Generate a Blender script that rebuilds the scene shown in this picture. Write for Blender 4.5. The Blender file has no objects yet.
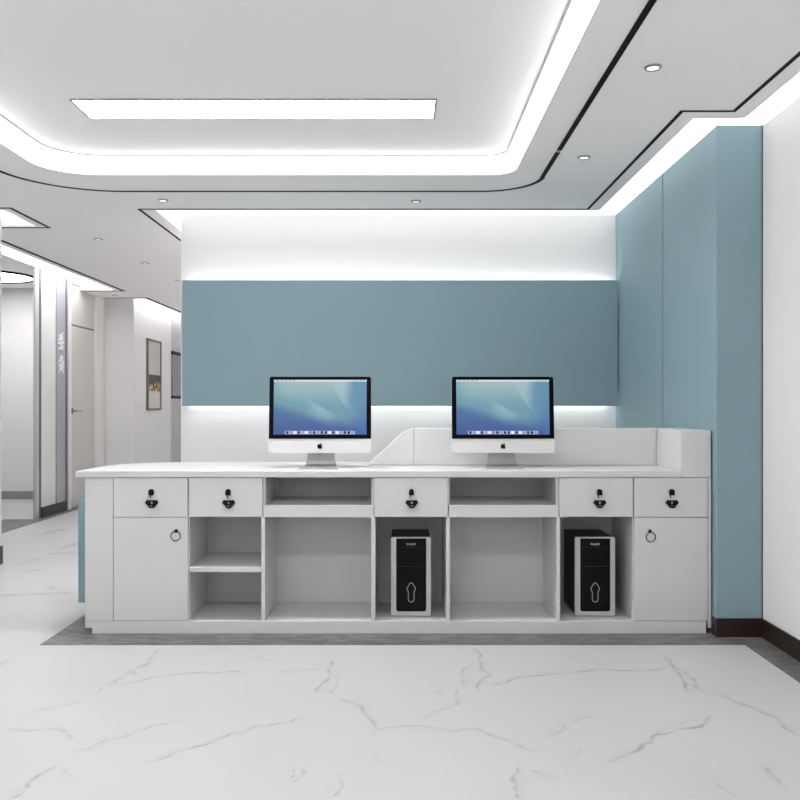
import bpy, bmesh, math, random
from mathutils import Vector, Matrix
random.seed(7)
C = bpy.context.scene.collection
EYE = 1.124          # eye height above the floor
F = 865.0            # focal length in pixels of the 800 px frame
CX, CY = 400.0, 405.0

def lin(c):
    c /= 255.0
    return c / 12.92 if c <= 0.04045 else ((c + 0.055) / 1.055) ** 2.4
def rgb(r, g, b): return (lin(r), lin(g), lin(b), 1.0)
def floor_pt(px, py):
    d = F * EYE / (py - CY)
    return ((px - CX) / F * d, d)

# ---------------------------------------------------------------- materials
def mat(name, col, rough=0.5, metal=0.0, spec=0.5, emit=None, strength=0.0, noise=0.0, nscale=30.0, bump=0.0):
    m = bpy.data.materials.new(name); m.use_nodes = True
    nt = m.node_tree; b = nt.nodes['Principled BSDF']
    b.inputs['Base Color'].default_value = col
    b.inputs['Roughness'].default_value = rough
    b.inputs['Metallic'].default_value = metal
    b.inputs['Specular IOR Level'].default_value = spec
    if emit:
        b.inputs['Emission Color'].default_value = emit
        b.inputs['Emission Strength'].default_value = strength
    if noise or bump:
        tc = nt.nodes.new('ShaderNodeTexCoord')
        n = nt.nodes.new('ShaderNodeTexNoise'); n.inputs['Scale'].default_value = nscale; n.inputs['Detail'].default_value = 5
        nt.links.new(tc.outputs['Object'], n.inputs['Vector'])
        if noise:
            mx = nt.nodes.new('ShaderNodeMix'); mx.data_type = 'RGBA'
            mx.inputs['A'].default_value = tuple(c * (1 - noise) for c in col[:3]) + (1,)
            mx.inputs['B'].default_value = tuple(min(1, c * (1 + noise)) for c in col[:3]) + (1,)
            nt.links.new(n.outputs['Fac'], mx.inputs['Factor'])
            nt.links.new(mx.outputs['Result'], b.inputs['Base Color'])
        if bump:
            bp = nt.nodes.new('ShaderNodeBump'); bp.inputs['Strength'].default_value = bump; bp.inputs['Distance'].default_value = 0.002
            nt.links.new(n.outputs['Fac'], bp.inputs['Height'])
            nt.links.new(bp.outputs['Normal'], b.inputs['Normal'])
    return m
def lamp(name, strength, col=(1, 0.992, 0.978, 1)):
    m = mat(name, (0.9, 0.9, 0.9, 1), 0.6, emit=col, strength=strength)
    return m

M = dict(
    wall=mat('white_wall_paint', (0.725, 0.72, 0.72, 1), 0.7, spec=0.2, noise=0.012, nscale=3),
    ceil=mat('white_ceiling_paint', (0.94, 0.925, 0.915, 1), 0.85, spec=0.1, noise=0.008, nscale=2),
    blue=mat('teal_blue_wall_panel', (0.225, 0.333, 0.372, 1), 0.55, spec=0.25, noise=0.03, nscale=2.5),
    desk=mat('white_desk_lacquer', (0.585, 0.585, 0.585, 1), 0.38, spec=0.3, noise=0.01, nscale=4),
    top=mat('white_solid_surface_top', (0.57, 0.57, 0.57, 1), 0.4, spec=0.35, noise=0.01, nscale=6),
    black=mat('black_metal', (0.006, 0.006, 0.006, 1), 0.55, metal=0.0, spec=0.15, noise=0.2, nscale=80),
    line=mat('black_ceiling_inlay', (0.006, 0.006, 0.006, 1), 0.6, spec=0.1, noise=0.1, nscale=60),
    greyline=mat('grey_aluminium_inlay', (0.33, 0.33, 0.33, 1), 0.5, metal=0.2, noise=0.1, nscale=60),
    brown=mat('dark_brown_baseboard', (0.020, 0.011, 0.009, 1), 0.4, spec=0.4, noise=0.25, nscale=8),
    darkbase=mat('black_brown_corridor_baseboard', (0.014, 0.012, 0.011, 1), 0.4, noise=0.2, nscale=8),
    greybase=mat('grey_baseboard', (0.28, 0.27, 0.27, 1), 0.5, noise=0.05, nscale=8),
    alu=mat('brushed_aluminium', (0.40, 0.40, 0.41, 1), 0.4, metal=0.5, noise=0.05, nscale=120),
    chin=mat('light_aluminium', (0.60, 0.60, 0.605, 1), 0.4, metal=0.15, noise=0.02, nscale=120),
    glassblack=mat('black_glass_bezel', (0.002, 0.002, 0.003, 1), 0.5, spec=0.06, noise=0.1, nscale=10),
    case=mat('charcoal_steel_case', (0.018, 0.018, 0.018, 1), 0.5, noise=0.1, nscale=200),
    gloss=mat('gloss_black_plastic', (0.005, 0.005, 0.005, 1), 0.45, spec=0.1, noise=0.1, nscale=50),
    silver=mat('silver_plastic', (0.50, 0.50, 0.50, 1), 0.4, metal=0.25, noise=0.04, nscale=150),
    letter=mat('pale_grey_print', (0.62, 0.62, 0.62, 1), 0.5, noise=0.05),
    etch=mat('mid_grey_print', (0.28, 0.28, 0.28, 1), 0.5, noise=0.05),
    door=mat('warm_grey_door', (0.54, 0.53, 0.51, 1), 0.5, noise=0.02, nscale=3),
    doorframe=mat('white_door_frame', (0.74, 0.73, 0.72, 1), 0.5, noise=0.01),
    gap=mat('dark_joint', (0.12, 0.12, 0.12, 1), 0.6, noise=0.05),
    sign=mat('lilac_grey_sign_panel', (0.33, 0.32, 0.37, 1), 0.4, noise=0.05, nscale=20),
    signedge=mat('dark_grey_edge', (0.10, 0.10, 0.115, 1), 0.5, noise=0.05),
    signtext=mat('white_sign_lettering', (0.85, 0.85, 0.86, 1), 0.5, noise=0.03),
    greypanel=mat('grey_corridor_cladding', (0.46, 0.46, 0.48, 1), 0.5, noise=0.05, nscale=6),
    darkglass=mat('dark_grey_board', (0.20, 0.195, 0.205, 1), 0.35, noise=0.08, nscale=6),
    picframe=mat('dark_bronze_frame', (0.15, 0.14, 0.13, 1), 0.5, noise=0.1),
    paint_top=mat('taupe_canvas', (0.50, 0.49, 0.46, 1), 0.8, noise=0.12, nscale=6),
    paint_dark=mat('dark_brown_paint', (0.07, 0.06, 0.05, 1), 0.8, noise=0.5, nscale=14),
    paint_gold=mat('gold_paint', (0.55, 0.36, 0.13, 1), 0.6, noise=0.3, nscale=30),
    paint_low=mat('pale_grey_canvas', (0.56, 0.56, 0.54, 1), 0.8, noise=0.1, nscale=8),
    cove=lamp('tray_cove_diffuser', 2.1),
    slot=lamp('wall_slot_diffuser', 1.12),
    slotc=lamp('corridor_slot_diffuser', 5.0),
    slotd=lamp('corridor_end_slot_diffuser', 110.0),
    fill_slotl=lamp('added_lobby_fill_light', 6.0),  # fill glow for the unseen slot added on the left
    fill_slotr=lamp('added_rear_fill_light', 8.0),  # fill glow for the unseen slot added behind the camera
    panel=lamp('panel_light_diffuser', 32),
    led=lamp('led_strip', 8.0),
    down=lamp('downlight_lens', 1.0),
    room=lamp('round_light_diffuser', 11),
)

def floor_material():
    m = bpy.data.materials.new('white_veined_marble_tile'); m.use_nodes = True
    nt = m.node_tree; N = nt.nodes; L = nt.links; b = N['Principled BSDF']
    def pl(ox, oy, s, *pts): return [floor_pt(ox + x / s, oy + y / s) for x, y in pts]
    s = 2.963
    A = lambda *p: pl(0, 640, s, *p)
    B = lambda *p: pl(265, 640, s, *p)
    K = lambda *p: pl(530, 640, s, *p)
    D = lambda *p: pl(0, 500, 5.0, *p)
    veins = [
        (A((470, 25), (440, 62), (405, 110)), .014, .5), (A((440, 65), (380, 97), (285, 160)), .012, .45),
        (A((350, 130), (500, 106), (635, 98), (735, 92)), .012, .65), (A((240, 180), (200, 192), (60, 230)), .012, .35),
        (A((0, 262), (90, 270), (170, 265), (215, 295)), .011, .5), (A((215, 330), (265, 325), (310, 298), (450, 255), (540, 232)), .011, .42),
        (A((170, 370), (100, 410), (20, 474)), .012, .65), (A((430, 362), (640, 295), (800, 250)), .012, .6), (A((190, 380), (220, 410)), .01, .3),
        (A((0, 75), (35, 55)), .012, .5), (A((800, 65), (750, 52)), .012, .35),
        (B((40, 95), (165, 85)), .014, .4), (B((210, 55), (195, 105), (150, 160)), .013, .55), (B((212, 100), (195, 160)), .01, .4),
        (B((0, 257), (125, 225)), .012, .5), (B((225, 175), (270, 190), (320, 280)), .015, .5),
        (B((320, 270), (400, 255), (550, 270), (630, 262), (710, 295), (800, 330)), .012, .5),
        (B((620, 25), (640, 65), (670, 105), (620, 160)), .014, .6), (B((615, 60), (590, 130), (575, 190), (470, 230)), .012, .4),
        (B((660, 135), (730, 118), (800, 105)), .014, .6), (B((80, 380), (85, 420), (110, 375)), .009, .4), (B((230, 400), (200, 465)), .009, .5),
        (B((750, 370), (745, 430), (755, 474)), .014, .5), (B((330, 330), (338, 360)), .012, .25), (B((515, 150), (522, 165)), .012, .3),
        (K((0, 108), (90, 98), (340, 92), (400, 85)), .014, .62), (K((90, 45), (230, 75)), .012, .35), (K((400, 50), (440, 95), (475, 160)), .014, .65),
        (K((420, 75), (480, 110), (515, 155)), .013, .5), (K((540, 155), (660, 200), (800, 285)), .016, .6),
        (K((230, 362), (370, 282), (535, 225)), .016, .65), (K((40, 290), (100, 250), (180, 222)), .013, .35), (K((700, 375), (760, 440)), .014, .45),
        (K((540, 405), (610, 465)), .011, .35), (K((0, 385), (75, 410)), .012, .4), (K((120, 350), (160, 320)), .009, .25),
        (D((-150, 490), (160, 470), (390, 468)), .02, .5), (D((240, 430), (330, 455)), .018, .3), (D((210, 175), (310, 145)), .04, .4),
        (D((80, 330), (180, 290)), .025, .3), (D((250, 270), (390, 262)), .03, .4), (D((300, 245), (400, 205)), .03, .4), (D((120, 360), (200, 345)), .025, .35),
    ]
    global VEINS; VEINS = veins
    tc = N.new('ShaderNodeTexCoord')
    at = N.new('ShaderNodeAttribute'); at.attribute_name = 'vein'
    cl = N.new('ShaderNodeTexNoise'); cl.inputs['Scale'].default_value = 1.1; cl.inputs['Detail'].default_value = 4; cl.inputs['Distortion'].default_value = .6
    L.new(tc.outputs['Object'], cl.inputs['Vector'])
    base = N.new('ShaderNodeMix'); base.data_type = 'RGBA'
    base.inputs['A'].default_value = (0.45, 0.45, 0.46, 1); base.inputs['B'].default_value = (0.50, 0.50, 0.51, 1)
    L.new(cl.outputs['Fac'], base.inputs['Factor'])
    fin = N.new('ShaderNodeMix'); fin.data_type = 'RGBA'; L.new(at.outputs['Fac'], fin.inputs['Factor'])
    L.new(base.outputs['Result'], fin.inputs['A']); fin.inputs['B'].default_value = (0.20, 0.20, 0.21, 1)
    L.new(fin.outputs['Result'], b.inputs['Base Color'])
    b.inputs['Roughness'].default_value = 0.42; b.inputs['Specular IOR Level'].default_value = 0.25
    return m
M['floor'] = floor_material()

def strip_material():
    m = bpy.data.materials.new('grey_brown_stone_border'); m.use_nodes = True
    nt = m.node_tree; b = nt.nodes['Principled BSDF']
    tc = nt.nodes.new('ShaderNodeTexCoord'); mp = nt.nodes.new('ShaderNodeMapping'); mp.inputs['Scale'].default_value = (3, 9, 1)
    n = nt.nodes.new('ShaderNodeTexNoise'); n.inputs['Scale'].default_value = 2.2; n.inputs['Detail'].default_value = 7; n.inputs['Distortion'].default_value = 1.4
    nt.links.new(tc.outputs['Object'], mp.inputs[0]); nt.links.new(mp.outputs[0], n.inputs['Vector'])
    r = nt.nodes.new('ShaderNodeValToRGB')
    r.color_ramp.elements[0].position = .3; r.color_ramp.elements[0].color = (0.075, 0.072, 0.069, 1)
    r.color_ramp.elements[1].position = .72; r.color_ramp.elements[1].color = (0.22, 0.213, 0.205, 1)
    e = r.color_ramp.elements.new(.5); e.color = (0.125, 0.12, 0.116, 1)
    nt.links.new(n.outputs['Fac'], r.inputs[0]); nt.links.new(r.outputs[0], b.inputs['Base Color'])
    b.inputs['Roughness'].default_value = .4; b.inputs['Specular IOR Level'].default_value = .3
    return m
M['strip'] = strip_material()

def screen_material():
    m = bpy.data.materials.new('lit_screen'); m.use_nodes = True
    nt = m.node_tree; b = nt.nodes['Principled BSDF']
    a = nt.nodes.new('ShaderNodeVertexColor'); a.layer_name = 'Col'
    b.inputs['Base Color'].default_value = (0.01, 0.01, 0.01, 1); b.inputs['Roughness'].default_value = .3; b.inputs['Specular IOR Level'].default_value = .2
    nt.links.new(a.outputs['Color'], b.inputs['Emission Color']); b.inputs['Emission Strength'].default_value = 1.0
    return m
M['screen'] = screen_material()

# ---------------------------------------------------------------- mesh helpers
class MB:
    def __init__(s): s.bm = bmesh.new(); s.mats = []
    def mi(s, m):
        if m not in s.mats: s.mats.append(m)
        return s.mats.index(m)
    def _face(s, vs, i):
        try:
            f = s.bm.faces.new(vs); f.material_index = i; return f
        except ValueError: return None
    def box(s, x0, x1, y0, y1, z0, z1, m='desk'):
        i = s.mi(m); v = [s.bm.verts.new(p) for p in ((x0, y0, z0), (x1, y0, z0), (x1, y1, z0), (x0, y1, z0), (x0, y0, z1), (x1, y0, z1), (x1, y1, z1), (x0, y1, z1))]
        for q in ((0, 3, 2, 1), (4, 5, 6, 7), (0, 1, 5, 4), (1, 2, 6, 5), (2, 3, 7, 6), (3, 0, 4, 7)): s._face([v[k] for k in q], i)
        return s
    def loft(s, a, b, m, cap=True, closed=True):
        i = s.mi(m); va = [s.bm.verts.new(p) for p in a]; vb = [s.bm.verts.new(p) for p in b]; n = len(a)
        for k in range(n if closed else n - 1):
            j = (k + 1) % n; s._face([va[k], va[j], vb[j], vb[k]], i)
        if cap: s._face(va[::-1], i); s._face(vb, i)
        return s
    def prism(s, pts, axis, a0, a1, m):     # pts 2D polygon; axis 'z': (x,y), 'y': (x,z), 'x': (y,z)
        f = {'z': lambda p, a: (p[0], p[1], a), 'y': lambda p, a: (p[0], a, p[1]), 'x': lambda p, a: (a, p[0], p[1])}[axis]
        return s.loft([f(p, a0) for p in pts], [f(p, a1) for p in pts], m)
    def tube(s, pts, r, m, n=10, closed=False):
        i = s.mi(m); pts = [Vector(p) for p in pts]; rings = []
        N = len(pts)
        for k, p in enumerate(pts):
            if closed: t = pts[(k + 1) % N] - pts[k - 1]
            else: t = pts[min(k + 1, N - 1)] - pts[max(k - 1, 0)]
            t.normalize(); up = Vector((0, 0, 1)) if abs(t.z) < .95 else Vector((0, 1, 0))
            u = t.cross(up).normalized(); w = u.cross(t)
            rings.append([s.bm.verts.new(p + (u * math.cos(q * 2 * math.pi / n) + w * math.sin(q * 2 * math.pi / n)) * r) for q in range(n)])
        for k in range(N if closed else N - 1):
            A, B = rings[k], rings[(k + 1) % N]
            for q in range(n): s._face([A[q], A[(q + 1) % n], B[(q + 1) % n], B[q]], i)
        if not closed: s._face(rings[0][::-1], i); s._face(rings[-1], i)
        return s
    def lathe(s, prof, c, m, axis='z', n=32):    # prof: (radius, height)
        i = s.mi(m); rings = []
        for r, h in prof:
            ring = []
            for q in range(n):
                a = q * 2 * math.pi / n; x, y = r * math.cos(a), r * math.sin(a)
                p = (c[0] + x, c[1] + y, c[2] + h) if axis == 'z' else (c[0] + x, c[1] + h, c[2] + y)
                ring.append(s.bm.verts.new(p))
            rings.append(ring)
        for A, B in zip(rings, rings[1:]):
            for q in range(n): s._face([A[q], A[(q + 1) % n], B[(q + 1) % n], B[q]], i)
        s._face(rings[0][::-1], i); s._face(rings[-1], i)
        return s
    def add(s, me, m, fn):
        i = s.mi(m); v = [s.bm.verts.new(fn(x.co)) for x in me.vertices]
        for p in me.polygons: s._face([v[k] for k in p.vertices], i)
        return s
    def build(s, name, parent=None, bevel=0.0, smooth=False, loc=None):
        bmesh.ops.recalc_face_normals(s.bm, faces=s.bm.faces)
        me = bpy.data.meshes.new(name); s.bm.to_mesh(me); s.bm.free()
        for m in s.mats: me.materials.append(M[m])
        o = bpy.data.objects.new(name, me); C.objects.link(o)
        if parent: o.parent = parent
        if loc: o.location = loc
        if smooth:
            for p in me.polygons: p.use_smooth = True
        if bevel:
            b = o.modifiers.new('bevel', 'BEVEL'); b.width = bevel; b.segments = 2; b.limit_method = 'ANGLE'; b.angle_limit = math.radians(40)
        return o
def fill2d(outlines, depth):
    cu = bpy.data.curves.new('outline', 'CURVE'); cu.dimensions = '2D'; cu.fill_mode = 'BOTH'; cu.extrude = depth / 2
    for pts in outlines:
        sp = cu.splines.new('POLY'); sp.points.add(len(pts) - 1)
        for p, q in zip(sp.points, pts): p.co = (q[0], q[1], 0, 1)
        sp.use_cyclic_u = True
    return _to_mesh(cu)
def _to_mesh(cu):
    o = bpy.data.objects.new('tmp', cu); C.objects.link(o)
    dg = bpy.context.evaluated_depsgraph_get(); dg.update()
    me = bpy.data.meshes.new_from_object(o.evaluated_get(dg))
    bpy.data.objects.remove(o); bpy.data.curves.remove(cu)
    return me
def text_mesh(body, size, depth):
    cu = bpy.data.curves.new('lettering', 'FONT'); cu.body = body; cu.size = size; cu.extrude = depth / 2; cu.align_x = 'CENTER'; cu.align_y = 'CENTER'
    return _to_mesh(cu)
def thing(name, label, cat, loc, group=None):
    o = bpy.data.objects.new(name, None); C.objects.link(o); o.location = loc; o.empty_display_size = .1
    return tag(o, label, cat, group)
def tag(o, label, cat, group=None):
    o['label'] = label; o['category'] = cat
    if group: o['group'] = group
    return o
def struct(o, label=None):
    o['kind'] = 'structure'
    if label: o['label'] = label
    return o
def copy_thing(root, loc, label):
    r = root.copy(); C.objects.link(r); r.location = loc; r['label'] = label
    for ch in list(root.children):
        c = ch.copy(); C.objects.link(c); c.parent = r
        for gch in list(ch.children):
            d = gch.copy(); C.objects.link(d); d.parent = c
    return r
def rrect(x0, x1, y0, y1, radii, n=12):    # radii: (x0y0, x1y0, x1y1, x0y1)
    out = []
    for (cx, cy, a0), r in zip(((x0, y0, 180), (x1, y0, 270), (x1, y1, 0), (x0, y1, 90)), radii):
        sx = 1 if cx == x0 else -1; sy = 1 if cy == y0 else -1
        ox, oy = cx + sx * r, cy + sy * r
        for k in range(n + 1):
            a = math.radians(a0 + 90 * k / n); out.append((ox + r * math.cos(a), oy + r * math.sin(a)))
    return out
def offset_line(pts, w, closed=False):     # flat ribbon of width w around a polyline -> (left, right)
    L, R = [], []
    n = len(pts)
    for k, p in enumerate(pts):
        p = Vector(p)
        a = Vector(pts[k - 1]) if (closed or k > 0) else None
        b = Vector(pts[(k + 1) % n]) if (closed or k < n - 1) else None
        d1 = (p - a).normalized() if a is not None and (p - a).length > 1e-7 else None
        d2 = (b - p).normalized() if b is not None and (b - p).length > 1e-7 else None
        d1 = d1 or d2; d2 = d2 or d1
        n1 = Vector((-d1.y, d1.x)); n2 = Vector((-d2.y, d2.x)); m = (n1 + n2).normalized()
        k2 = w / 2 / max(.3, m.dot(n1))
        L.append(p + m * k2); R.append(p - m * k2)
    return L, R
def ribbon(mb, pts, w, z0, z1, m, closed=False):
    L, R = offset_line(pts, w, closed); n = len(pts)
    for k in range(n if closed else n - 1):
        j = (k + 1) % n
        q = [L[k], L[j], R[j], R[k]]
        mb.loft([(p.x, p.y, z0) for p in q], [(p.x, p.y, z1) for p in q], m)

# ---------------------------------------------------------------- setting
CZ = EYE + 1.28       # soffit ceiling
RZ = EYE + 1.36       # recessed ceiling in the slots
TZ = EYE + 1.385      # tray ceiling
BY = 6.16             # back wall
SX = 1.535            # blue side wall
CYF = 4.19            # front of the blue column
RX = 1.757            # right white wall
YB = -2.6             # wall behind the camera
LX = -3.57            # corridor left wall
def build_floor():
    import numpy as np
    def axis(*runs):
        v = [runs[0][0]]
        for a, b, st in runs:
            n = max(1, round((b - a) / st)); v += list(a + (b - a) * np.arange(1, n + 1) / n)
        return np.array(v)
    xs = axis((-7, -4.6, .4), (-4.6, -2.3, .025), (-2.3, 1.76, .0065), (1.76, 2.3, .2)); ys = axis((YB - .1, 2.2, .3), (2.2, 4.2, .0075), (4.2, 9.6, .025), (9.6, 14.2, .4))
    nx, ny = len(xs), len(ys)
    V = np.zeros((ny, nx))
    rnd = random.Random(11)
    def jag(a, b, depth, amp):
        if depth == 0: return [a]
        d = (b[0] - a[0], b[1] - a[1]); o_ = rnd.uniform(-amp, amp)
        mid = ((a[0] + b[0]) / 2 - d[1] * o_, (a[1] + b[1]) / 2 + d[0] * o_)
        return jag(a, mid, depth - 1, amp) + jag(mid, b, depth - 1, amp)
    def stamp(p, q, w0, w1, st0, st1):
        w = max(w0, w1)
        i0, i1 = np.searchsorted(xs, [min(p[0], q[0]) - w, max(p[0], q[0]) + w]); j0, j1 = np.searchsorted(ys, [min(p[1], q[1]) - w, max(p[1], q[1]) + w])
        if i1 <= i0 or j1 <= j0: return
        gx = xs[None, i0:i1]; gy = ys[j0:j1, None]
        dx, dy = q[0] - p[0], q[1] - p[1]
        t = np.clip(((gx - p[0]) * dx + (gy - p[1]) * dy) / max(1e-9, dx * dx + dy * dy), 0, 1)
        dist = np.hypot(gx - p[0] - t * dx, gy - p[1] - t * dy)
        k = np.clip(1 - dist / (w0 + (w1 - w0) * t), 0, 1); k = k * k * (3 - 2 * k) * (st0 + (st1 - st0) * t)
        V[j0:j1, i0:i1] = np.maximum(V[j0:j1, i0:i1], k)
    def vein(pts, w, st):
        if pts[0][1] > 4.4: w *= 1.6; st = min(.9, st * 1.5)
        path = []
        for a, b in zip(pts, pts[1:]): path += jag(a, b, 4, .13)
        path.append(pts[-1]); n = len(path)
        wv, sv = [], []
        ph, ph2 = rnd.uniform(0, 6), rnd.uniform(0, 6)
        for k in range(n):
            e = min(1, 6 * min(k, n - 1 - k) / n + .35)
            wv.append(w * (.75 + .45 * math.sin(k * .55 + ph) * math.sin(k * .21 + ph2)) * (.6 + .4 * e)); sv.append(st * e * (.72 + .28 * math.sin(k * .8 + ph2)))
        for k in range(n - 1): stamp(path[k], path[k + 1], wv[k], wv[k + 1], sv[k], sv[k + 1])
    for pts, w, st in VEINS:
        vein(pts, w * 1.0, min(.9, st * 1.25))
        vein([(x + rnd.uniform(-.02, .02), y + rnd.uniform(-.03, .03)) for x, y in pts], w * 2.6, st * .22)    # soft halo strand
    me = bpy.data.meshes.new('floor')
    gx, gy = np.meshgrid(xs, ys); co = np.zeros((nx * ny, 3), np.float32); co[:, 0] = gx.ravel(); co[:, 1] = gy.ravel()
    idx = np.arange(nx * ny).reshape(ny, nx)
    q = np.stack([idx[:-1, :-1], idx[:-1, 1:], idx[1:, 1:], idx[1:, :-1]], -1).reshape(-1, 4).astype(np.int32)
    me.vertices.add(len(co)); me.vertices.foreach_set('co', co.ravel())
    me.loops.add(q.size); me.loops.foreach_set('vertex_index', q.ravel())
    me.polygons.add(len(q)); me.polygons.foreach_set('loop_start', np.arange(0, q.size, 4, dtype=np.int32))
    me.update(calc_edges=True)
    at = me.attributes.new('vein', 'FLOAT', 'POINT'); at.data.foreach_set('value', V.ravel().astype(np.float32))
    me.materials.append(M['floor'])
    o = bpy.data.objects.new('floor', me); C.objects.link(o); return o
struct(build_floor(), 'white marble floor with thin grey veins')

# border stone inlay
b = MB()
b.box(-1.686, RX, 4.05, 4.31, 0, .002, 'strip'); b.box(-1.686, -1.40, 4.31, 5.4, 0, .002, 'strip'); b.box(1.616, RX, YB, 4.05, 0, .002, 'strip')
struct(b.build('trim_1'), 'grey stone border inlaid in the white floor around the reception desk')
b = MB()
b.box(-3.72, -3.48, 6.02, 8.5, 0, .002, 'strip'); b.box(-3.74, -3.72, 6.02, 8.5, 0, .003, 'signedge'); b.box(-3.88, -3.74, 6.02, 8.5, 0, .002, 'strip')
b.box(LX, -3.47, 8.5, 10.45, 0, .002, 'strip')
struct(b.build('trim_2'), 'grey stone threshold along the corridor opening')

# walls
struct(MB().box(-1.56, SX, BY, 14.0, 0, RZ, 'wall').build('wall_back'))
b = MB()
b.box(SX + .02, 2.2, CYF + .02, BY, 0, RZ, 'blue')
for y0, y1, o_ in ((CYF + .02, 4.85, 0), (4.853, 5.06, .004), (5.063, 5.77, 0), (5.773, BY, .003)):
    b.box(SX + o_, SX + .02, y0, y1, 0, RZ, 'blue')
b.box(SX, 2.2, CYF, CYF + .0201, 0, RZ, 'blue')
struct(b.build('wall_corner'), 'teal blue panelled wall and column at the end of the desk')
struct(MB().box(RX, 2.2, YB, CYF, 0, RZ, 'wall').build('wall_right'))
struct(MB().box(-7, 2.2, YB - .1, YB, 0, RZ, 'wall').build('wall_front'))
struct(MB().box(-7.1, -7, 6.0, 14.2, 0, RZ + .1, 'wall').build('wall_outer'))
struct(MB().box(-4.6, -4.4, YB, 5.80, 0, RZ, 'wall').build('wall_lobby'))
struct(MB().box(-7, -2.83, 5.80, 6.14, 0, RZ, 'wall').build('wall_stub'))
struct(MB().box(-7, LX - .025, 10.34, 10.5, 0, EYE + 1.42, 'wall').build('wall_side'))
b = MB()
b.box(-3.595, LX, 8.545, 10.45, 0, RZ, 'wall')
b.box(-3.75, -3.216, 10.45, 12.15, 0, RZ, 'wall')
struct(b.build('wall_left'))
struct(MB().box(-3.75, -3.225, 12.15, 14.0, 0, RZ, 'greypanel').build('wall_corridor'))
struct(MB().box(-3.75, -1.56, 14.0, 14.2, 0, RZ, 'wall').build('wall_far'))

# baseboards
b = MB()
b.box(SX - .008, RX, CYF - .012, CYF, .002, .092, 'brown'); b.box(SX - .008, SX, CYF, 4.24, .002, .092, 'brown')
b.box(RX - .012, RX, YB, CYF - .012, .002, .092, 'brown')
struct(b.build('baseboard_right', bevel=.002))
struct(MB().box(LX, LX + .012, 8.60, 9.255, .002, .105, 'darkbase').build('baseboard_left'))
struct(MB().box(-7, LX - .025, 10.328, 10.34, 0, .095, 'greybase').build('baseboard_side'))
b = MB(); b.box(-2.83, -2.818, 5.80, 6.14, 0, .125, 'darkbase'); b.box(-7, -2.818, 5.788, 5.80, 0, .125, 'darkbase')
struct(b.build('baseboard_stub'))

# ceilings
tray_lo = rrect(-1.95, .632, .4, 4.81, (.28, .13, .13, .28))
tray_cv = rrect(-1.945, .627, .405, 4.803, (.278, .128, .128, .278))
tray_hi = rrect(-1.91, .5866, .42, 4.80, (.27, .11, .11, .27))
slot_main = [(-1.61, 13.9), (-1.61, 5.69), (1.31, 5.69), (1.31, 3.86), (1.5375, 3.86), (1.5375, YB + .05), (2.1, YB + .05), (2.1, 13.9)]
slot_left = [(-3.57, 6.35), (-3.19, 6.35), (-3.19, 9.63), (-3.57, 9.63)]
slot_far = [(-3.30, 10.44), (-3.07, 10.44), (-3.07, 13.9), (-3.30, 13.9)]
added_slot_rear = [(-3.9, YB + .02), (1.2, YB + .02), (1.2, YB + .4), (-3.9, YB + .4)]
added_slot_lobby = [(-4.5, YB + .05), (-4.18, YB + .05), (-4.18, 5.45), (-4.5, 5.45)]
slot_stub = [(-6.9, 5.70), (-2.60, 5.70), (-2.60, 6.20), (-6.9, 6.20)]
outer = [(-7, YB), (2.2, YB), (2.2, 14), (-3.57, 14), (-3.57, 9.63), (-3.19, 9.63), (-3.19, 6.35), (-3.57, 6.35), (-3.57, 6.3), (-7, 6.3)]
me = fill2d([outer, tray_lo, slot_main, added_slot_rear, slot_far, slot_stub, added_slot_lobby], RZ - CZ)
struct(MB().add(me, 'ceil', lambda c: (c.x, c.y, c.z + (RZ + CZ) / 2)).build('ceiling'), 'white dropped ceiling with a rounded tray and lit wall slots')
me = fill2d([[(-7, YB), (2.2, YB), (2.2, 14), (-3.57, 14), (-3.57, 6.3), (-7, 6.3)], rrect(-2.0, .68, .35, 4.86, (.3, .15, .15, .3))], .09)
struct(MB().add(me, 'ceil', lambda c: (c.x, c.y, c.z + RZ + .046)).build('ceiling_slab'))
me = fill2d([rrect(-2.0, .68, .35, 4.86, (.3, .15, .15, .3))], .06)
struct(MB().add(me, 'ceil', lambda c: (c.x, c.y, c.z + TZ + .03)).build('ceiling_tray'))
struct(MB().box(-7, LX, 6.3, 10.5, EYE + 1.40, EYE + 1.46, 'ceil').build('ceiling_side'))

# lit coves and slots; the rear and lobby slots are unseen, added for fill
b = MB(); b.loft([(x, y, CZ) for x, y in tray_cv], [(x, y, TZ) for x, y in tray_hi], 'cove', cap=False)
tag(b.build('cove_light'), 'glowing white cove strip running round the rounded ceiling tray', 'cove light')
def slot_light(name, pts, label, m='slot'):
    me = fill2d([pts], .004)
    tag(MB().add(me, m, lambda c: (c.x, c.y, c.z + RZ - .004)).build(name), label, 'cove light', 'lit ceiling slots along the walls')
slot_light('slot_light', [(-1.61, 5.69), (1.31, 5.69), (1.31, 3.86), (1.5375, 3.86), (1.5375, YB + .05), (RX, YB + .05), (RX, CYF), (SX, CYF), (SX, BY), (-1.56, BY), (-1.56, 6.34), (-1.61, 6.34)],
           'bright ceiling slot light washing the back wall, blue column and right white wall')
slot_light('slot_light', [(-1.61, 6.35), (-1.56, 6.35), (-1.56, 13.9), (-1.61, 13.9)], 'thin lit ceiling slot along the corridor end of the white back wall', 'slotd')
slot_light('slot_light', [(-3.56, 6.35), (-3.19, 6.35), (-3.19, 9.63), (-3.56, 9.63)], 'lit ceiling slot above the grey corridor door and sign strip', 'slotc')
slot_light('slot_light', [(-3.216, 10.44), (-3.07, 10.44), (-3.07, 13.9), (-3.216, 13.9)], 'lit ceiling slot above the corridor picture', 'slotc')
slot_light('slot_light', added_slot_rear, 'added fill light in an unseen ceiling slot along the wall behind the viewer', 'fill_slotr')  # unseen slot, added to wash the rear wall and lift the ceiling
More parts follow.
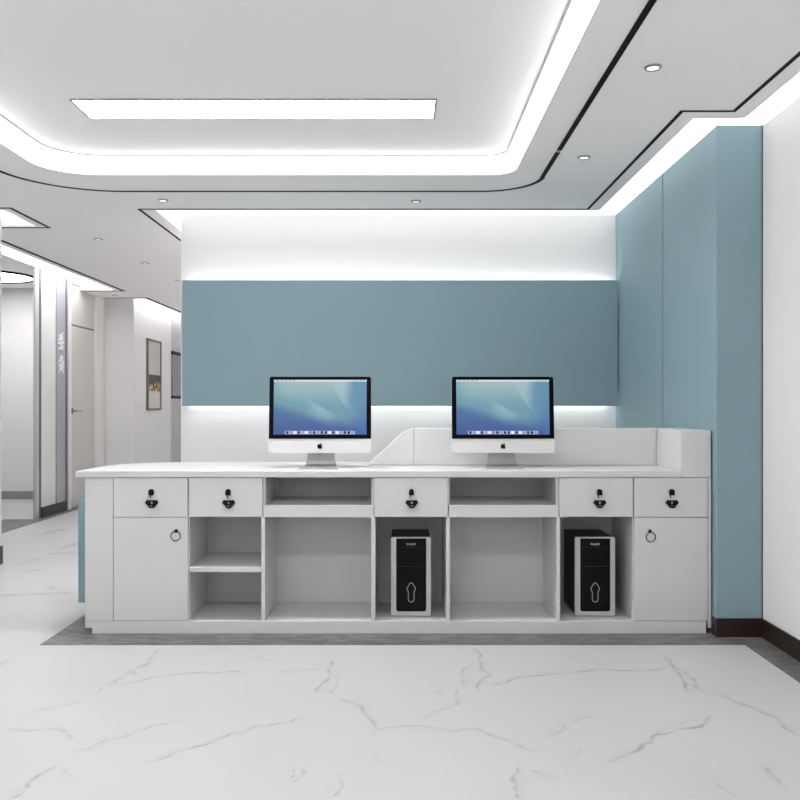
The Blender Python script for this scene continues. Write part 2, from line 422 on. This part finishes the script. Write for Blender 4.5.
slot_light('slot_light', [(-4.4, YB + .05), (-4.18, YB + .05), (-4.18, 5.45), (-4.4, 5.45)], 'added fill light in an unseen ceiling slot along the wall facing the right white wall', 'fill_slotl')  # out of view, added so the left wall bounces light back
slot_light('slot_light', [(-6.9, 5.70), (-2.60, 5.70), (-2.60, 6.20), (-6.9, 6.20)], 'lit triangular looking ceiling slot around the cut off wall end at far left')

# black inlay lines in the ceiling
zl0, zl1 = CZ - .002, CZ + .004
b = MB(); arc = rrect(-2.2, .803, .1, 5.18, (.5, .32, .32, .55))
n = 13
right_corner = arc[2 * n:3 * n]; left_corner = arc[3 * n:4 * n]
ribbon(b, right_corner + left_corner + [(-2.2, .1)], .026, zl0, zl1, 'line')
struct(b.build('trim_3'), 'thin black curved inlay line round the ceiling tray')
tr = thing('ceiling_track', 'straight black track rail in the ceiling right of the tray', 'track rail', (.798, 2.4, CZ))
for y0, y1 in ((-.6, 4.33), (4.37, 4.865)):
    MB().box(-.011, .011, y0 - 2.4, y1 - 2.4, -.006, .004, 'line').build('rail', tr)
MB().box(-.008, .008, 4.33 - 2.4, 4.37 - 2.4, -.005, .004, 'alu').build('connector', tr)['label'] = 'small grey metal connector'
b = MB(); ribbon(b, [(-1.705, 9.0), (-1.705, 5.65), (1.2275, 5.65), (1.2275, 3.766), (1.455, 3.766), (1.455, YB + .02)], .018, zl0, zl1, 'line')
struct(b.build('trim_4'), 'black inlay line following the lit slot of the back and right walls')
b = MB(); ribbon(b, [(-3.10, 6.4), (-3.10, 9.71), (-3.55, 9.71)], .034, zl0, zl1, 'line')
struct(b.build('trim_5'), 'black inlay line beside the corridor slot')
b = MB(); ribbon(b, [(-3.55, 10.35), (-3.03, 10.35), (-3.00, 13.8)], .04, zl0, zl1, 'line')
struct(b.build('trim_6'), 'black inlay line in front of the corridor picture wall')
b = MB(); ribbon(b, [(-6.5, 5.62), (-2.53, 5.62), (-2.53, 6.24), (-6.5, 6.24)], .022, zl0, zl1, 'line')
struct(b.build('trim_7'), 'black inlay line around the wall end at far left')
b = MB(); ribbon(b, tray_hi, .016, TZ - .004, TZ + .002, 'greyline', closed=True)
struct(b.build('trim_8'), 'thin grey line where the tray ceiling meets the cove')
struct(MB().box(LX - .02, LX, 6.35, 8.545, RZ - .012, RZ + .05, 'greyline').build('trim_11'), 'grey head trim over the corridor opening')
# joints between blue walls and white walls
b = MB(); b.box(RX - .006, RX, CYF - .004, CYF, .092, RZ - .004, 'signedge'); struct(b.build('trim_9'))

# ceiling panel light
x0, x1, y0, y1 = -1.491, .163, 3.915, 4.167
pl = thing('ceiling_light', 'long rectangular panel light set in the tray ceiling', 'ceiling light', ((x0 + x1) / 2, (y0 + y1) / 2, TZ))
hx, hy = (x1 - x0) / 2, (y1 - y0) / 2
b = MB(); ribbon(b, [(-hx, -hy), (hx, -hy), (hx, hy), (-hx, hy)], .010, -.006, 0, 'greyline', closed=True); b.build('frame', pl)
MB().box(-hx + .004, hx - .004, -hy + .004, hy - .004, -.004, 0, 'panel').build('diffuser', pl)
copy_thing(pl, ((x0 + x1) / 2, 1.15, TZ), 'added rectangular fill panel light, out of view at the other end of the tray')  # unseen copy of the panel, added to brighten the room

# downlights
spots = [(653, 67, 'recessed downlight in the ceiling beside the black track rail, nearest the camera'),
         (584, 157, 'recessed downlight in the ceiling between the track rail end and the blue wall'),
         (416, 201, 'recessed downlight in the ceiling strip above the middle of the back wall'),
         (163, 200, 'recessed downlight in the ceiling above the back wall end, beside its black line corner'),
         (98, 239, 'recessed downlight in the corridor ceiling, nearest of the corridor ones'),
         (145, 263, 'recessed downlight in the middle of the corridor ceiling'),
         (178.5, 281, 'recessed downlight at the corridor ceiling, half hidden behind the back wall edge'),
         (115, 295.3, 'tiny recessed downlight at the corridor end, beside the lit slot tip')]
proto = None
for px, py, lab in spots:
    d = F * 1.28 / (CY - py); x = (px - CX) / F * d
    if proto is None:
        proto = thing('downlight', lab, 'downlight', (x, d, CZ), 'recessed downlights')
        MB().lathe([(.0, -.002), (.023, -.002), (.024, -.007), (.030, -.007), (.034, -.001), (.034, 0.0)], (0, 0, 0), 'greyline').build('trim_ring', proto, smooth=False)
        MB().lathe([(.0, -.0045), (.0225, -.0045), (.0225, -.002), (0, -.002)], (0, 0, 0), 'down').build('lens', proto)
    else: copy_thing(proto, (x, d, CZ), lab)
# round light of the side room
rl = thing('round_ceiling_light', 'round dark rimmed ceiling light in the side room at far left', 'ceiling light', (-4.46, 9.37, EYE + 1.40))
b = MB(); ribbon(b, [(.47 * math.cos(a * math.pi / 24), .47 * math.sin(a * math.pi / 24)) for a in range(48)], .03, -.02, 0, 'line', closed=True); b.build('rim', rl)
MB().lathe([(0, -.006), (.455, -.006), (.455, 0), (0, 0)], (0, 0, 0), 'room', n=48).build('diffuser', rl)

# ---------------------------------------------------------------- back wall panel with its light strips
wp = thing('wall_panel', 'wide teal blue panel on the white back wall, glowing along top and bottom', 'wall panel', (0, 6.08, 1.55))
MB().box(-1.532, 1.531, 0, .018, 1.117 - 1.55, 2.002 - 1.55, 'blue').build('panel', wp, bevel=.002)
MB().box(-1.48, 1.47, .018, .08, 1.17 - 1.55, 1.95 - 1.55, 'wall').build('mounting_frame', wp)
for z in (1.95, 1.155):
    MB().box(-1.50, 1.49, .03, .055, z - 1.55, z + .015 - 1.55, 'led').build('led_strip', wp)['label'] = 'glowing white light strip'

# ---------------------------------------------------------------- reception desk
S = 203.7
def X(px): return (px - CX) / S
def Z(py): return EYE - (py - CY) / S
FY = 4.246; IY = 4.665
dk = thing('reception_desk', 'long white reception desk with drawers, open bays and raised end, on the stone border', 'reception desk', (0, FY, 0))
def B(): return MB()
OFF = (0, -FY, 0)
def dbuild(mb, name, parent=dk, bevel=.0015, smooth=False):
    bmesh.ops.translate(mb.bm, verts=mb.bm.verts, vec=OFF)
    return mb.build(name, parent, bevel, smooth)
XL, XR = X(85), X(711.2)
ZB, ZD, ZT = Z(621), Z(517.3), Z(477.6)     # base top, drawer bottom, worktop underside
b = B(); b.box(XL, X(113), FY, IY, ZB, ZT); b.box(XL, X(92), FY, IY, .03, ZB); dbuild(b, 'side_panel')
b = B(); b.box(X(708.4), XR, FY, IY, .03, ZT); dbuild(b, 'side_panel')
b = B(); b.box(X(92), X(706), FY, IY, .002, ZB - .0005); dbuild(b, 'plinth')
b = B(); b.box(XL, XR, IY, IY + .03, .03, ZT); dbuild(b, 'back_panel')
# dividers: flush below the drawers, set back behind the drawer fronts above
def divider(p0, p1, front_low=FY):
    b = B(); b.box(X(p0), X(p1), front_low, IY, ZB, ZD); b.box(X(p0), X(p1), FY + .02, IY, ZD, ZT); dbuild(b, 'divider')
divider(185.4, 188.9, FY + .02); divider(261.3, 265); divider(371.2, 375.4); divider(446.2, 450); divider(556.6, 560.2); divider(633, 636.5, FY + .02)
b = B(); b.box(X(189.2), X(261.1), FY + .004, IY, Z(572.3), Z(567.2)); dbuild(b, 'shelf')
for p0, p1 in ((263.6, 373.6), (449.0, 558.4)):
    b = B(); b.box(X(p0), X(p1), FY, FY + .02, ZD, Z(505.4)); b.box(X(p0) + .002, X(p1) - .002, FY + .02, IY, Z(509), Z(505.4))
    dbuild(b, 'keyboard_shelf')
# worktop: rounded left rear corner
r = .40
wt = [(-1.593, FY - .004), (X(681), FY - .004), (1.3795, 4.64), (1.3795, 4.92)]
ex, ey = -1.19, 4.52
for k in range(0, 13):
    a = math.radians(90 + 90 * k / 12); wt.append((ex + .385 * math.cos(a), ey + .40 * math.sin(a)))
b = B(); b.prism(wt, 'z', ZT + .001, .80, 'top'); dbuild(b, 'worktop', bevel=.003)
# raised screen with a sloping left wing, and the raised end block
b = B()
b.prism([(.075, .801), (1.3795, .801), (1.3795, 1.0), (.075, 1.0)], 'y', 4.643, 4.70, 'desk'); dbuild(b, 'raised_screen', bevel=.004)
prof = [(0, .801), (-.255, .801), (-.085, .955), (-.055, .978), (-.025, .994), (0, 1.0)]
ang = math.radians(12)
b = B()
b.loft([(.0745 + u * math.cos(ang), 4.643 - u * math.sin(ang) * 1.2, z) for u, z in prof], [(.0745 + u * math.cos(ang), 4.70 - u * math.sin(ang) * 1.2, z) for u, z in prof], 'desk')
dbuild(b, 'screen_wing', bevel=.004)
b = B(); b.box(X(681), XR, FY, 4.70, ZT + .001, 1.0); dbuild(b, 'raised_end', bevel=.004)
# customer side
b = B(); b.box(-1.75, 1.50, 4.702, 4.742, .05, .608, 'blue'); dbuild(b, 'front_panel')['label'] = 'teal blue customer side panel'
b = B(); b.box(-1.70, 1.49, 4.705, 4.73, .002, .05, 'desk'); dbuild(b, 'front_plinth')
b = B(); b.box(-1.45, 1.45, 4.702, 4.80, .608, ZT, 'desk'); dbuild(b, 'front_support')

# hardware outlines (metres) relative to the handle centre
U = S  # px scale
def o2(pts, cx, cy, k): return [((x - cx) / k / U, -(y - cy) / k / U) for x, y in pts]
pull_out = o2([(238, 402), (262, 398), (282, 412), (310, 400), (340, 408), (370, 400), (400, 412), (420, 398), (444, 402), (452, 430), (476, 452), (446, 480), (418, 512), (384, 558), (342, 562), (300, 558), (264, 512), (236, 480), (206, 452), (230, 430)], 341, 455, 20.0)
pull_hole1 = o2([(341 + 26 * math.cos(a * math.pi / 8), 452 + 26 * math.sin(a * math.pi / 8)) for a in range(16)], 341, 455, 20.0)
pull_hole2 = o2([(296, 498), (341, 512), (386, 498), (366, 532), (316, 532)], 341, 455, 20.0)
key_out = o2([(286, 300), (284, 240), (288, 212), (300, 192), (318, 180), (350, 180), (368, 192), (380, 212), (384, 240), (382, 300)], 334, 240, 20.0)
pull_me = fill2d([pull_out, pull_hole1, pull_hole2], .008)
key_me = fill2d([key_out], .016)
def drawer(p0, p1, hx_px, n):
    x0, x1 = X(p0), X(p1); b = B()
    b.box(x0 + .0015, x1 - .0015, FY, FY + .018, ZD + .0018, ZT - .0012)
    b.box(x0 + .03, x1 - .03, FY + .018, IY - .03, ZD + .012, ZD + .020)
    for xa in (x0 + .03, x1 - .042): b.box(xa, xa + .012, FY + .018, IY - .03, ZD + .020, ZT - .04)
    b.box(x0 + .03, x1 - .03, IY - .042, IY - .03, ZD + .020, ZT - .04)
    d = dbuild(b, 'drawer')
    hx_ = X(hx_px)
    b = B(); zc = Z(502.7); b.add(pull_me, 'black', lambda c: (hx_ + c.x, FY - .005 + c.z, zc + c.y))
    b.tube([(hx_ - .021 + .042 * k / 10, FY - .012 - .010 * math.sin(math.pi * k / 10), zc + .004 - .026 * math.sin(math.pi * k / 10)) for k in range(11)], .0022, 'black', 8)
    dbuild(b, 'pull_handle', d, 0)
    b = B(); zk = Z(492); b.add(key_me, 'black', lambda c: (hx_ - .002 + c.x, FY - .008 + c.z, zk + c.y))
    b.lathe([(0, -.0175), (.006, -.0175), (.007, -.016), (.007, -.014), (0, -.014)], (hx_ - .002, FY, zk), 'black', 'y', 16)
    b.box(hx_ - .0085, hx_ - .0050, FY - .005, FY - .001, Z(498.2), Z(495), 'black')
    dbuild(b, 'lock', d, 0)
for n, (p0, p1, h) in enumerate(((113.2, 187.9, 152), (188.7, 262.8, 228.8), (374.2, 447.9, 411.8), (559.0, 633.1, 599.6), (633.9, 708.2, 671.8))): drawer(p0, p1, h, n)
def door(p0, p1, kx, ky, rx, ry):
    b = B(); b.box(X(p0) + .0015, X(p1) - .0015, FY, FY + .018, ZB + .0015, ZD - .0015); d = dbuild(b, 'door')
    b = B(); b.lathe([(0, -.016), (.004, -.016), (.0078, -.012), (.0078, -.005), (.005, 0), (0, 0)], (X(kx), FY, Z(ky)), 'black', 'y', 18)
    cx, cz = X(rx), Z(ry); R = .0232
    b.tube([(cx + R * math.cos(a * math.pi / 18), FY - .009, cz + R * 1.02 * math.sin(a * math.pi / 18)) for a in range(36)], .0022, 'black', 8, closed=True)
    dbuild(b, 'ring_pull', d, 0)['label'] = 'small black ring pull'
door(113.2, 188.4, 176.5, 530.6, 176, 535.8); door(633.9, 708.2, 649.4, 530.8, 650.4, 536.8)

# ---------------------------------------------------------------- computers
def smooth(a, b, x):
    t = max(0, min(1, (x - a) / (b - a))); return t * t * (3 - 2 * t)
def mixc(a, b, t): return tuple(p + (q - p) * t for p, q in zip(a, b))
def wallpaper(u, v):     # u right, v down, 0..1, sRGB
    c = mixc((126, 176, 194), (104, 160, 186), smooth(0, .45, v))
    c = mixc(c, (172, 203, 208), .6 * smooth(.6, 0, v) * smooth(1.0, .55, abs(u - .45) * 2))
    # broad blue lower left sweep below a curved diagonal
    e = .38 + .52 * u ** 1.05
    c = mixc(c, (62, 104, 172), .88 * smooth(-.02, .22, v - e) )
    c = mixc(c, (96, 160, 186), .5 * smooth(.10, .0, abs(v - e + .05)) * smooth(.6, .2, u))
    # central pale beam, sharp upper edge
    q = v - (.38 + .95 * (u - .40)); inside = smooth(-.012, .03, q) * smooth(.42, .05, q) * smooth(.30, .48, u) * smooth(.74, .52, u)
    c = mixc(c, (150, 200, 205), .6 * inside)
    # second beam on the upper right with a crisp right edge
    f = u - (.60 + .30 * v + .10 * v * v); g_ = smooth(.26, .02, f) * smooth(-.01, .012, f) * smooth(.78, .45, v)
    c = mixc(c, (165, 203, 212), .55 * g_)
    h = u - (.78 - .03 * math.sin(v * 3)) ; c = mixc(c, (84, 140, 188), .75 * smooth(-.03, .12, h - .12 * max(0, v - .5)))
    c = mixc(c, (54, 84, 172), .85 * smooth(.62, 1.0, v))
    c = mixc(c, (64, 112, 188), .6 * smooth(.85, 1.0, u) * smooth(.3, .8, v))
    return tuple(x * y for x, y in zip(mixc(c, (sum(c) / 3,) * 3, .16), (.93, .92, .90)))
def make_imac(label, loc):
    t = thing('desktop_computer', label, 'computer', loc, 'slim desktop computers on the worktop')
    W, H = .527, .395; z0 = .078
    tilt = math.radians(5); ca, sa = math.cos(tilt), math.sin(tilt); Y0 = -.01
    def T(x, y, z): return (x, Y0 + y * ca + (z) * sa, z0 + z * ca - y * sa)       # local screen plane, z up from chin bottom
    def TM(mb):
        for v in mb.bm.verts: v.co = T(*v.co)
        return mb
    zc = .073                                # chin height
    def outline(inset, y):
        return [(x, y, z) for x, z in rrect(-W / 2 + inset, W / 2 - inset, inset, H - inset, (.014,) * 4, 8)]
    b = MB(); b.loft(outline(0, 0), outline(0, .006), 'chin', cap=False)
    b.loft(outline(0, .006), outline(.05, .022), 'chin', cap=False); b.loft(outline(.05, .022), outline(.14, .036), 'chin', cap=False)
    i = b.mi('chin'); b._face([b.bm.verts.new(p) for p in outline(0, 0)], i); b._face([b.bm.verts.new(p) for p in outline(.14, .036)], i)
    TM(b).build('housing', t)
    gl = rrect(-W / 2 + .0008, W / 2 - .0008, zc, H - .0008, (.001, .001, .013, .013), 8)
    b = MB(); b.prism(gl, 'y', -.003, 0, 'glassblack'); TM(b).build('bezel', t)['label'] = 'glossy black screen bezel'
    # lit picture
    nx, nz = 100, 64; sx0, sx1, sz0, sz1 = -W / 2 + .024, W / 2 - .024, zc + .021, H - .018
    bm = bmesh.new(); g = [[bm.verts.new(T(sx0 + (sx1 - sx0) * i / nx, -.0036, sz1 - (sz1 - sz0) * j / nz)) for i in range(nx + 1)] for j in range(nz + 1)]
    for j in range(nz):
        for i in range(nx): bm.faces.new((g[j][i], g[j + 1][i], g[j + 1][i + 1], g[j][i + 1]))
    bm.verts.index_update(); me = bpy.data.meshes.new('screen'); bm.to_mesh(me); bm.free()
    at = me.color_attributes.new('Col', 'FLOAT_COLOR', 'POINT')
    k = 0
    for j in range(nz + 1):
        for i in range(nx + 1):
            c = wallpaper(i / nx, j / nz); at.data[k].color = (lin(c[0]), lin(c[1]), lin(c[2]), 1); k += 1
    me.materials.append(M['screen'])
    so = bpy.data.objects.new('screen', me); C.objects.link(so); so.parent = t; so['label'] = 'lit screen with blue swirl wallpaper'
    b = MB(); b.box(sx0, sx1, -.0042, -.0038, sz1 - .009, sz1, 'menubar')
    for q in range(5): b.box(sx0 + .012 + q * .022, sx0 + .024 + q * .022, -.0044, -.0042, sz1 - .006, sz1 - .003, 'menuink')
    for q in range(4): b.box(sx1 - .07 + q * .016, sx1 - .062 + q * .016, -.0044, -.0042, sz1 - .006, sz1 - .003, 'menuink')
    TM(b).build('menu_bar', so)
    b = MB(); dw = .180; b.box(-dw, dw, -.0042, -.0038, sz0 + .002, sz0 + .019, 'dockbar'); TM(b).build('dock', so)
    cols = ['ic_dark', 'ic_blue', 'ic_white', 'ic_dark', 'ic_pink', 'ic_white', 'ic_brown', 'ic_dark', 'ic_blue', 'ic_dark', 'ic_dark', 'ic_white', 'ic_dark', 'ic_white', 'ic_blue', 'ic_dark', 'ic_black', 'ic_blue']
    for q, cn in enumerate(cols):
        x = -dw + .012 + q * (2 * dw - .024) / (len(cols) - 1)
        b = MB(); b.prism(rrect(x - .0068, x + .0068, sz0 + .0035, sz0 + .0175, (.003,) * 4, 3), 'y', -.0046, -.0042, cn); TM(b).build('dock_icon', so)
    # logo on the chin: bitten apple with a leaf
    pts = [(0, 28), (8, 32), (20, 33), (31, 27), (36, 20), (28, 12), (26, 2), (29, -8), (38, -15), (33, -27), (24, -38), (15, -41), (6, -38), (0, -37), (-6, -38), (-15, -41), (-25, -37), (-34, -24), (-38, -8), (-38, 8), (-33, 22), (-23, 31), (-10, 32)]
    leaf = [(1, 36), (3, 46), (11, 54), (17, 56), (16, 46), (10, 39)]
    k = .00034; zz = zc * .5 - .002
    me1 = fill2d([[(x * k, y * k) for x, y in pts]], .001); me2 = fill2d([[(x * k, y * k) for x, y in leaf]], .001)
    b = MB()
    for m_ in (me1, me2): b.add(m_, 'gloss', lambda c: (c.x, -.0008 + c.z, zz + c.y))
    TM(b).build('logo', t)
    # stand: a bent aluminium sheet, foot forward
    b = MB(); prof = [(-.095, .0), (-.095, .006), (.055, .006)]
    w_ = lambda z: .083 - .012 * smooth(0, .10, z)
    path = [(-.085, .004, .098), (-.02, .004, .092), (.03, .006, .085), (.052, .014, .080), (.060, .035, .073), (.058, .08, .069), (.050, .14, .067), (.047, .19, .066)]
    th = .006; inn, out = [], []
    for q, (y, z, hw) in enumerate(path):
        a = Vector(path[max(0, q - 1)][:2]); c = Vector(path[min(len(path) - 1, q + 1)][:2]); dv = (c - a).normalized(); nv = Vector((-dv.y, dv.x))
        inn.append([(sgn * hw, y + nv.x * th / 2, z + nv.y * th / 2) for sgn in (-1, 1)]); out.append([(sgn * hw, y - nv.x * th / 2, max(0, z - nv.y * th / 2)) for sgn in (-1, 1)])
    for q in range(len(path) - 1):
        a = [inn[q][0], inn[q][1], out[q][1], out[q][0]]; c = [inn[q + 1][0], inn[q + 1][1], out[q + 1][1], out[q + 1][0]]
        b.loft(a, c, 'alu', cap=(q in (0, len(path) - 2)))
    bmesh.ops.remove_doubles(b.bm, verts=b.bm.verts, dist=1e-5)
    b.build('stand', t, smooth=False)
    return t
for nm, c, e in (('menubar', (215, 225, 232), .9), ('dockbar', (178, 190, 222), .9), ('ic_dark', (42, 50, 84), .8), ('ic_black', (8, 10, 22), .8), ('ic_blue', (120, 150, 215), .9), ('ic_white', (226, 230, 240), 1), ('ic_pink', (196, 150, 178), .9), ('ic_brown', (150, 120, 110), .9), ('menuink', (90, 100, 115), .9)):
    M[nm] = mat('screen_' + nm, (0.01, 0.01, 0.01, 1), .4, spec=.2, emit=rgb(*c), strength=e)
IY_ = 4.45; k = F / IY_
im1 = make_imac('slim silver desktop computer left of the sloping screen, on the plain worktop', ((320 - CX) / k, IY_, .80))
im2 = copy_thing(im1, ((503 - CX) / k, IY_, .80), 'slim silver desktop computer in front of the raised white screen on the worktop')

def make_tower(label, loc):
    t = thing('computer_tower', label, 'computer', loc, 'computer towers standing in the desk bays')
    w, h, d = .100, .397, .305
    b = MB(); b.box(-w + .003, w - .003, .012, d, .006, h - .004, 'case')
    for x in (-.07, .07):
        for y in (.05, d - .05): b.lathe([(0, 0), (.012, 0), (.013, .006), (0, .006)], (x, y, 0), 'case', 'z', 12)
    for q in range(7): b.box(-.07 + q * .022, -.058 + q * .022, d - .001, d + .001, .25, .33, 'gap')
    b.build('case', t, bevel=.004)
    fr = rrect(-w, w, .004, h, (.006,) * 4, 4)
    hole = rrect(-w + .0255, w - .0235, .024, h - .006, (.012, .012, .001, .001), 6)
    me = fill2d([fr, hole], .02); b = MB(); b.add(me, 'silver', lambda c: (c.x, .003 + c.z, c.y))
    b.box(-w + .010, -w + .013, -.0085, -.006, .03, h - .012, 'silver'); b.box(w - .013, w - .010, -.0085, -.006, .03, h - .012, 'silver')
    b.build('front_frame', t, bevel=.002)['label'] = 'silver grey front frame'
    b = MB(); b.add(fill2d([rrect(-w + .026, w - .024, .0245, h - .0065, (.0115, .0115, .001, .001), 6)], .016), 'gloss', lambda c: (c.x, .004 + c.z, c.y))
    b.box(-w + .030, w - .028, -.0046, -.004, h - .148, h - .146, 'case'); b.box(-w + .030, w - .028, -.0046, -.004, h - .052, h - .0505, 'case')
    fp = b.build('front_panel', t)
    b = MB(); b.add(text_mesh('PHILIPS', .0145, .001), 'letter', lambda c: (.001 + c.x, -.0046 + c.z, h - .036 + c.y)); b.build('lettering', fp)
    # outlined arrow-shaped emblem with a rounded tail
    pts = [(0, 48), (8, 42), (18, 25), (21, 17), (18, 9), (14, 2), (14, -36), (10, -44), (0, -48), (-10, -44), (-14, -36), (-14, 2), (-18, 9), (-21, 17), (-18, 25), (-8, 42)]
    b = MB(); kk = .00102
    L, R = offset_line([(x * kk, y * kk) for x, y in pts], .0042, closed=True)
    b.add(fill2d([[tuple(p) for p in L], [tuple(p) for p in R]], .002), 'etch', lambda c: (.001 + c.x, -.0046 + c.z, .120 + c.y)); b.build('emblem', fp)
    return t
TY = 4.346; k = F / TY
tw1 = make_tower('black and silver computer tower in the narrow bay at the desk middle', ((411 - CX) / k, TY, ZB))
copy_thing(tw1, ((594.8 - CX) / k, TY, ZB), 'black and silver computer tower in the bay beside the desk door under the raised end')

# ---------------------------------------------------------------- corridor
b = MB(); b.box(LX, LX + .004, 8.555, 8.60, 0, RZ - .006, 'signedge'); b.box(-3.59, LX + .002, 8.47, 8.545, 0, RZ - .006, 'greypanel')
struct(b.build('trim_10'), 'grey metal jamb at the end of the corridor wall')
dr = MB(); DX = LX + .004
dr.box(LX + .0005, DX, 9.32, 10.09, .004, 1.985, 'door'); dr.box(LX + .0005, DX, 9.32, 10.09, 2.005, RZ - .03, 'door')
do = struct(dr.build('door_1'), 'pale grey corridor door with a fixed panel above')
b = MB(); b.box(LX + .0005, LX + .03, 9.262, 9.32, .002, RZ - .006, 'doorframe'); b.box(LX + .0005, LX + .03, 10.09, 10.30, .002, RZ - .006, 'doorframe'); b.box(LX + .0005, LX + .03, 9.32, 10.09, RZ - .04, RZ - .006, 'doorframe'); b.box(LX + .0005, LX + .003, 9.32, 10.09, 1.985, 2.005, 'gap')
b.build('door_frame', do)
b = MB(); b.box(DX, DX + .006, 9.39, 9.43, 1.03, 1.09, 'gap'); b.tube([(DX + .006, 9.41, 1.06), (DX + .045, 9.41, 1.06), (DX + .05, 9.42, 1.06), (DX + .05, 9.54, 1.06)], .011, 'alu', 8); b.build('door_handle', do)
# sign strip with ornamental white characters
sg = thing('wall_sign', 'tall lilac grey sign strip with white brush characters beside the corridor door', 'sign', (LX, 9.10, 0))
b = MB(); b.box(.0005, .012, -.135, .095, .107, RZ - .006, 'sign'); b.build('panel', sg)
b = MB(); b.box(.0005, .014, .095, .150, .107, RZ - .006, 'signedge'); b.build('edge', sg)
def strokes(mb, z0, seed):
    rnd = random.Random(seed)
    sets = [[(-.06, .00), (-.01, .05), (.04, .09)], [(-.05, .08), (.00, .04), (.06, -.02)], [(.0, .10), (.0, -.10)], [(-.065, -.03), (.06, -.04)], [(-.05, -.10), (-.02, -.06), (.0, -.09)], [(.02, -.06), (.06, -.10)], [(-.05, .03), (-.055, -.02)], [(.05, .04), (.06, .0)]]
    for st in sets:
        mb.tube([(.0125, y - .02 + rnd.uniform(-.02, .02), z0 + z * .8 + rnd.uniform(-.02, .02)) for y, z in st], .0055, 'signtext', 6)
b = MB(); strokes(b, 1.785, 1); strokes(b, 1.80, 5); b.build('lettering', sg)
b = MB(); strokes(b, 1.56, 2); strokes(b, 1.575, 9); b.build('lettering', sg)
# picture
PXW = -3.216
pic = thing('framed_picture', 'narrow framed abstract picture in grey, brown and gold on the corridor wall', 'picture', (PXW, 11.26, 1.515))
hw, hh = .305, .455
b = MB()
for a in ((-hw, -hw + .022, -hh, hh), (hw - .022, hw, -hh, hh), (-hw, hw, -hh, -hh + .022), (-hw, hw, hh - .022, hh)): b.box(.0005, .03, a[0], a[1], a[2], a[3], 'picframe')
b.build('frame', pic)
b = MB(); b.box(.0005, .016, -hw + .022, hw - .022, -.0, hh - .022, 'paint_top'); b.box(.0005, .0165, -hw + .022, hw - .022, -.21, 0, 'paint_dark'); b.box(.0005, .016, -hw + .022, hw - .022, -hh + .022, -.21, 'paint_low')
rnd = random.Random(3)
for q in range(14):
    y = -hw + .06 + q * .04; z = -.17 + rnd.uniform(-.05, .06)
    b.prism([(y - .025, z - .02), (y + .02, z - .03), (y + .03, z + .01), (y, z + .035)], 'x', .016, .018, 'paint_gold')
b.build('canvas', pic)
bd = thing('wall_board', 'dark grey board with black edges at the corridor far end, beside the back wall', 'board', (-3.225, 12.75, 1.555))
MB().box(.0005, .02, -.57, .6, -.30, .28, 'darkglass').build('board', bd)
b = MB(); b.box(.0005, .03, -.6, .6, .28, .33, 'black'); b.box(.0005, .03, -.6, .6, -.34, -.30, 'black'); b.build('frame', bd)

# ---------------------------------------------------------------- world, camera, view
w = bpy.data.worlds.new('world'); bpy.context.scene.world = w; w.use_nodes = True
w.node_tree.nodes['Background'].inputs[0].default_value = (.8, .8, .8, 1); w.node_tree.nodes['Background'].inputs[1].default_value = .5
cam = bpy.data.cameras.new('camera'); co = bpy.data.objects.new('camera', cam); C.objects.link(co)
co.location = (0, 0, EYE); co.rotation_euler = (math.radians(90), 0, 0)
cam.sensor_width = 36; cam.lens = 36 * F / 800; cam.shift_y = (CY - 400) / 800; cam.clip_start = .05
sc = bpy.context.scene; sc.camera = co
sc.view_settings.view_transform = 'Standard'; sc.view_settings.look = 'None'; sc.view_settings.exposure = 0.13; sc.view_settings.gamma = 1.0; sc.view_settings.use_curve_mapping = False
sc.cycles.max_bounces = 16; sc.cycles.diffuse_bounces = 12
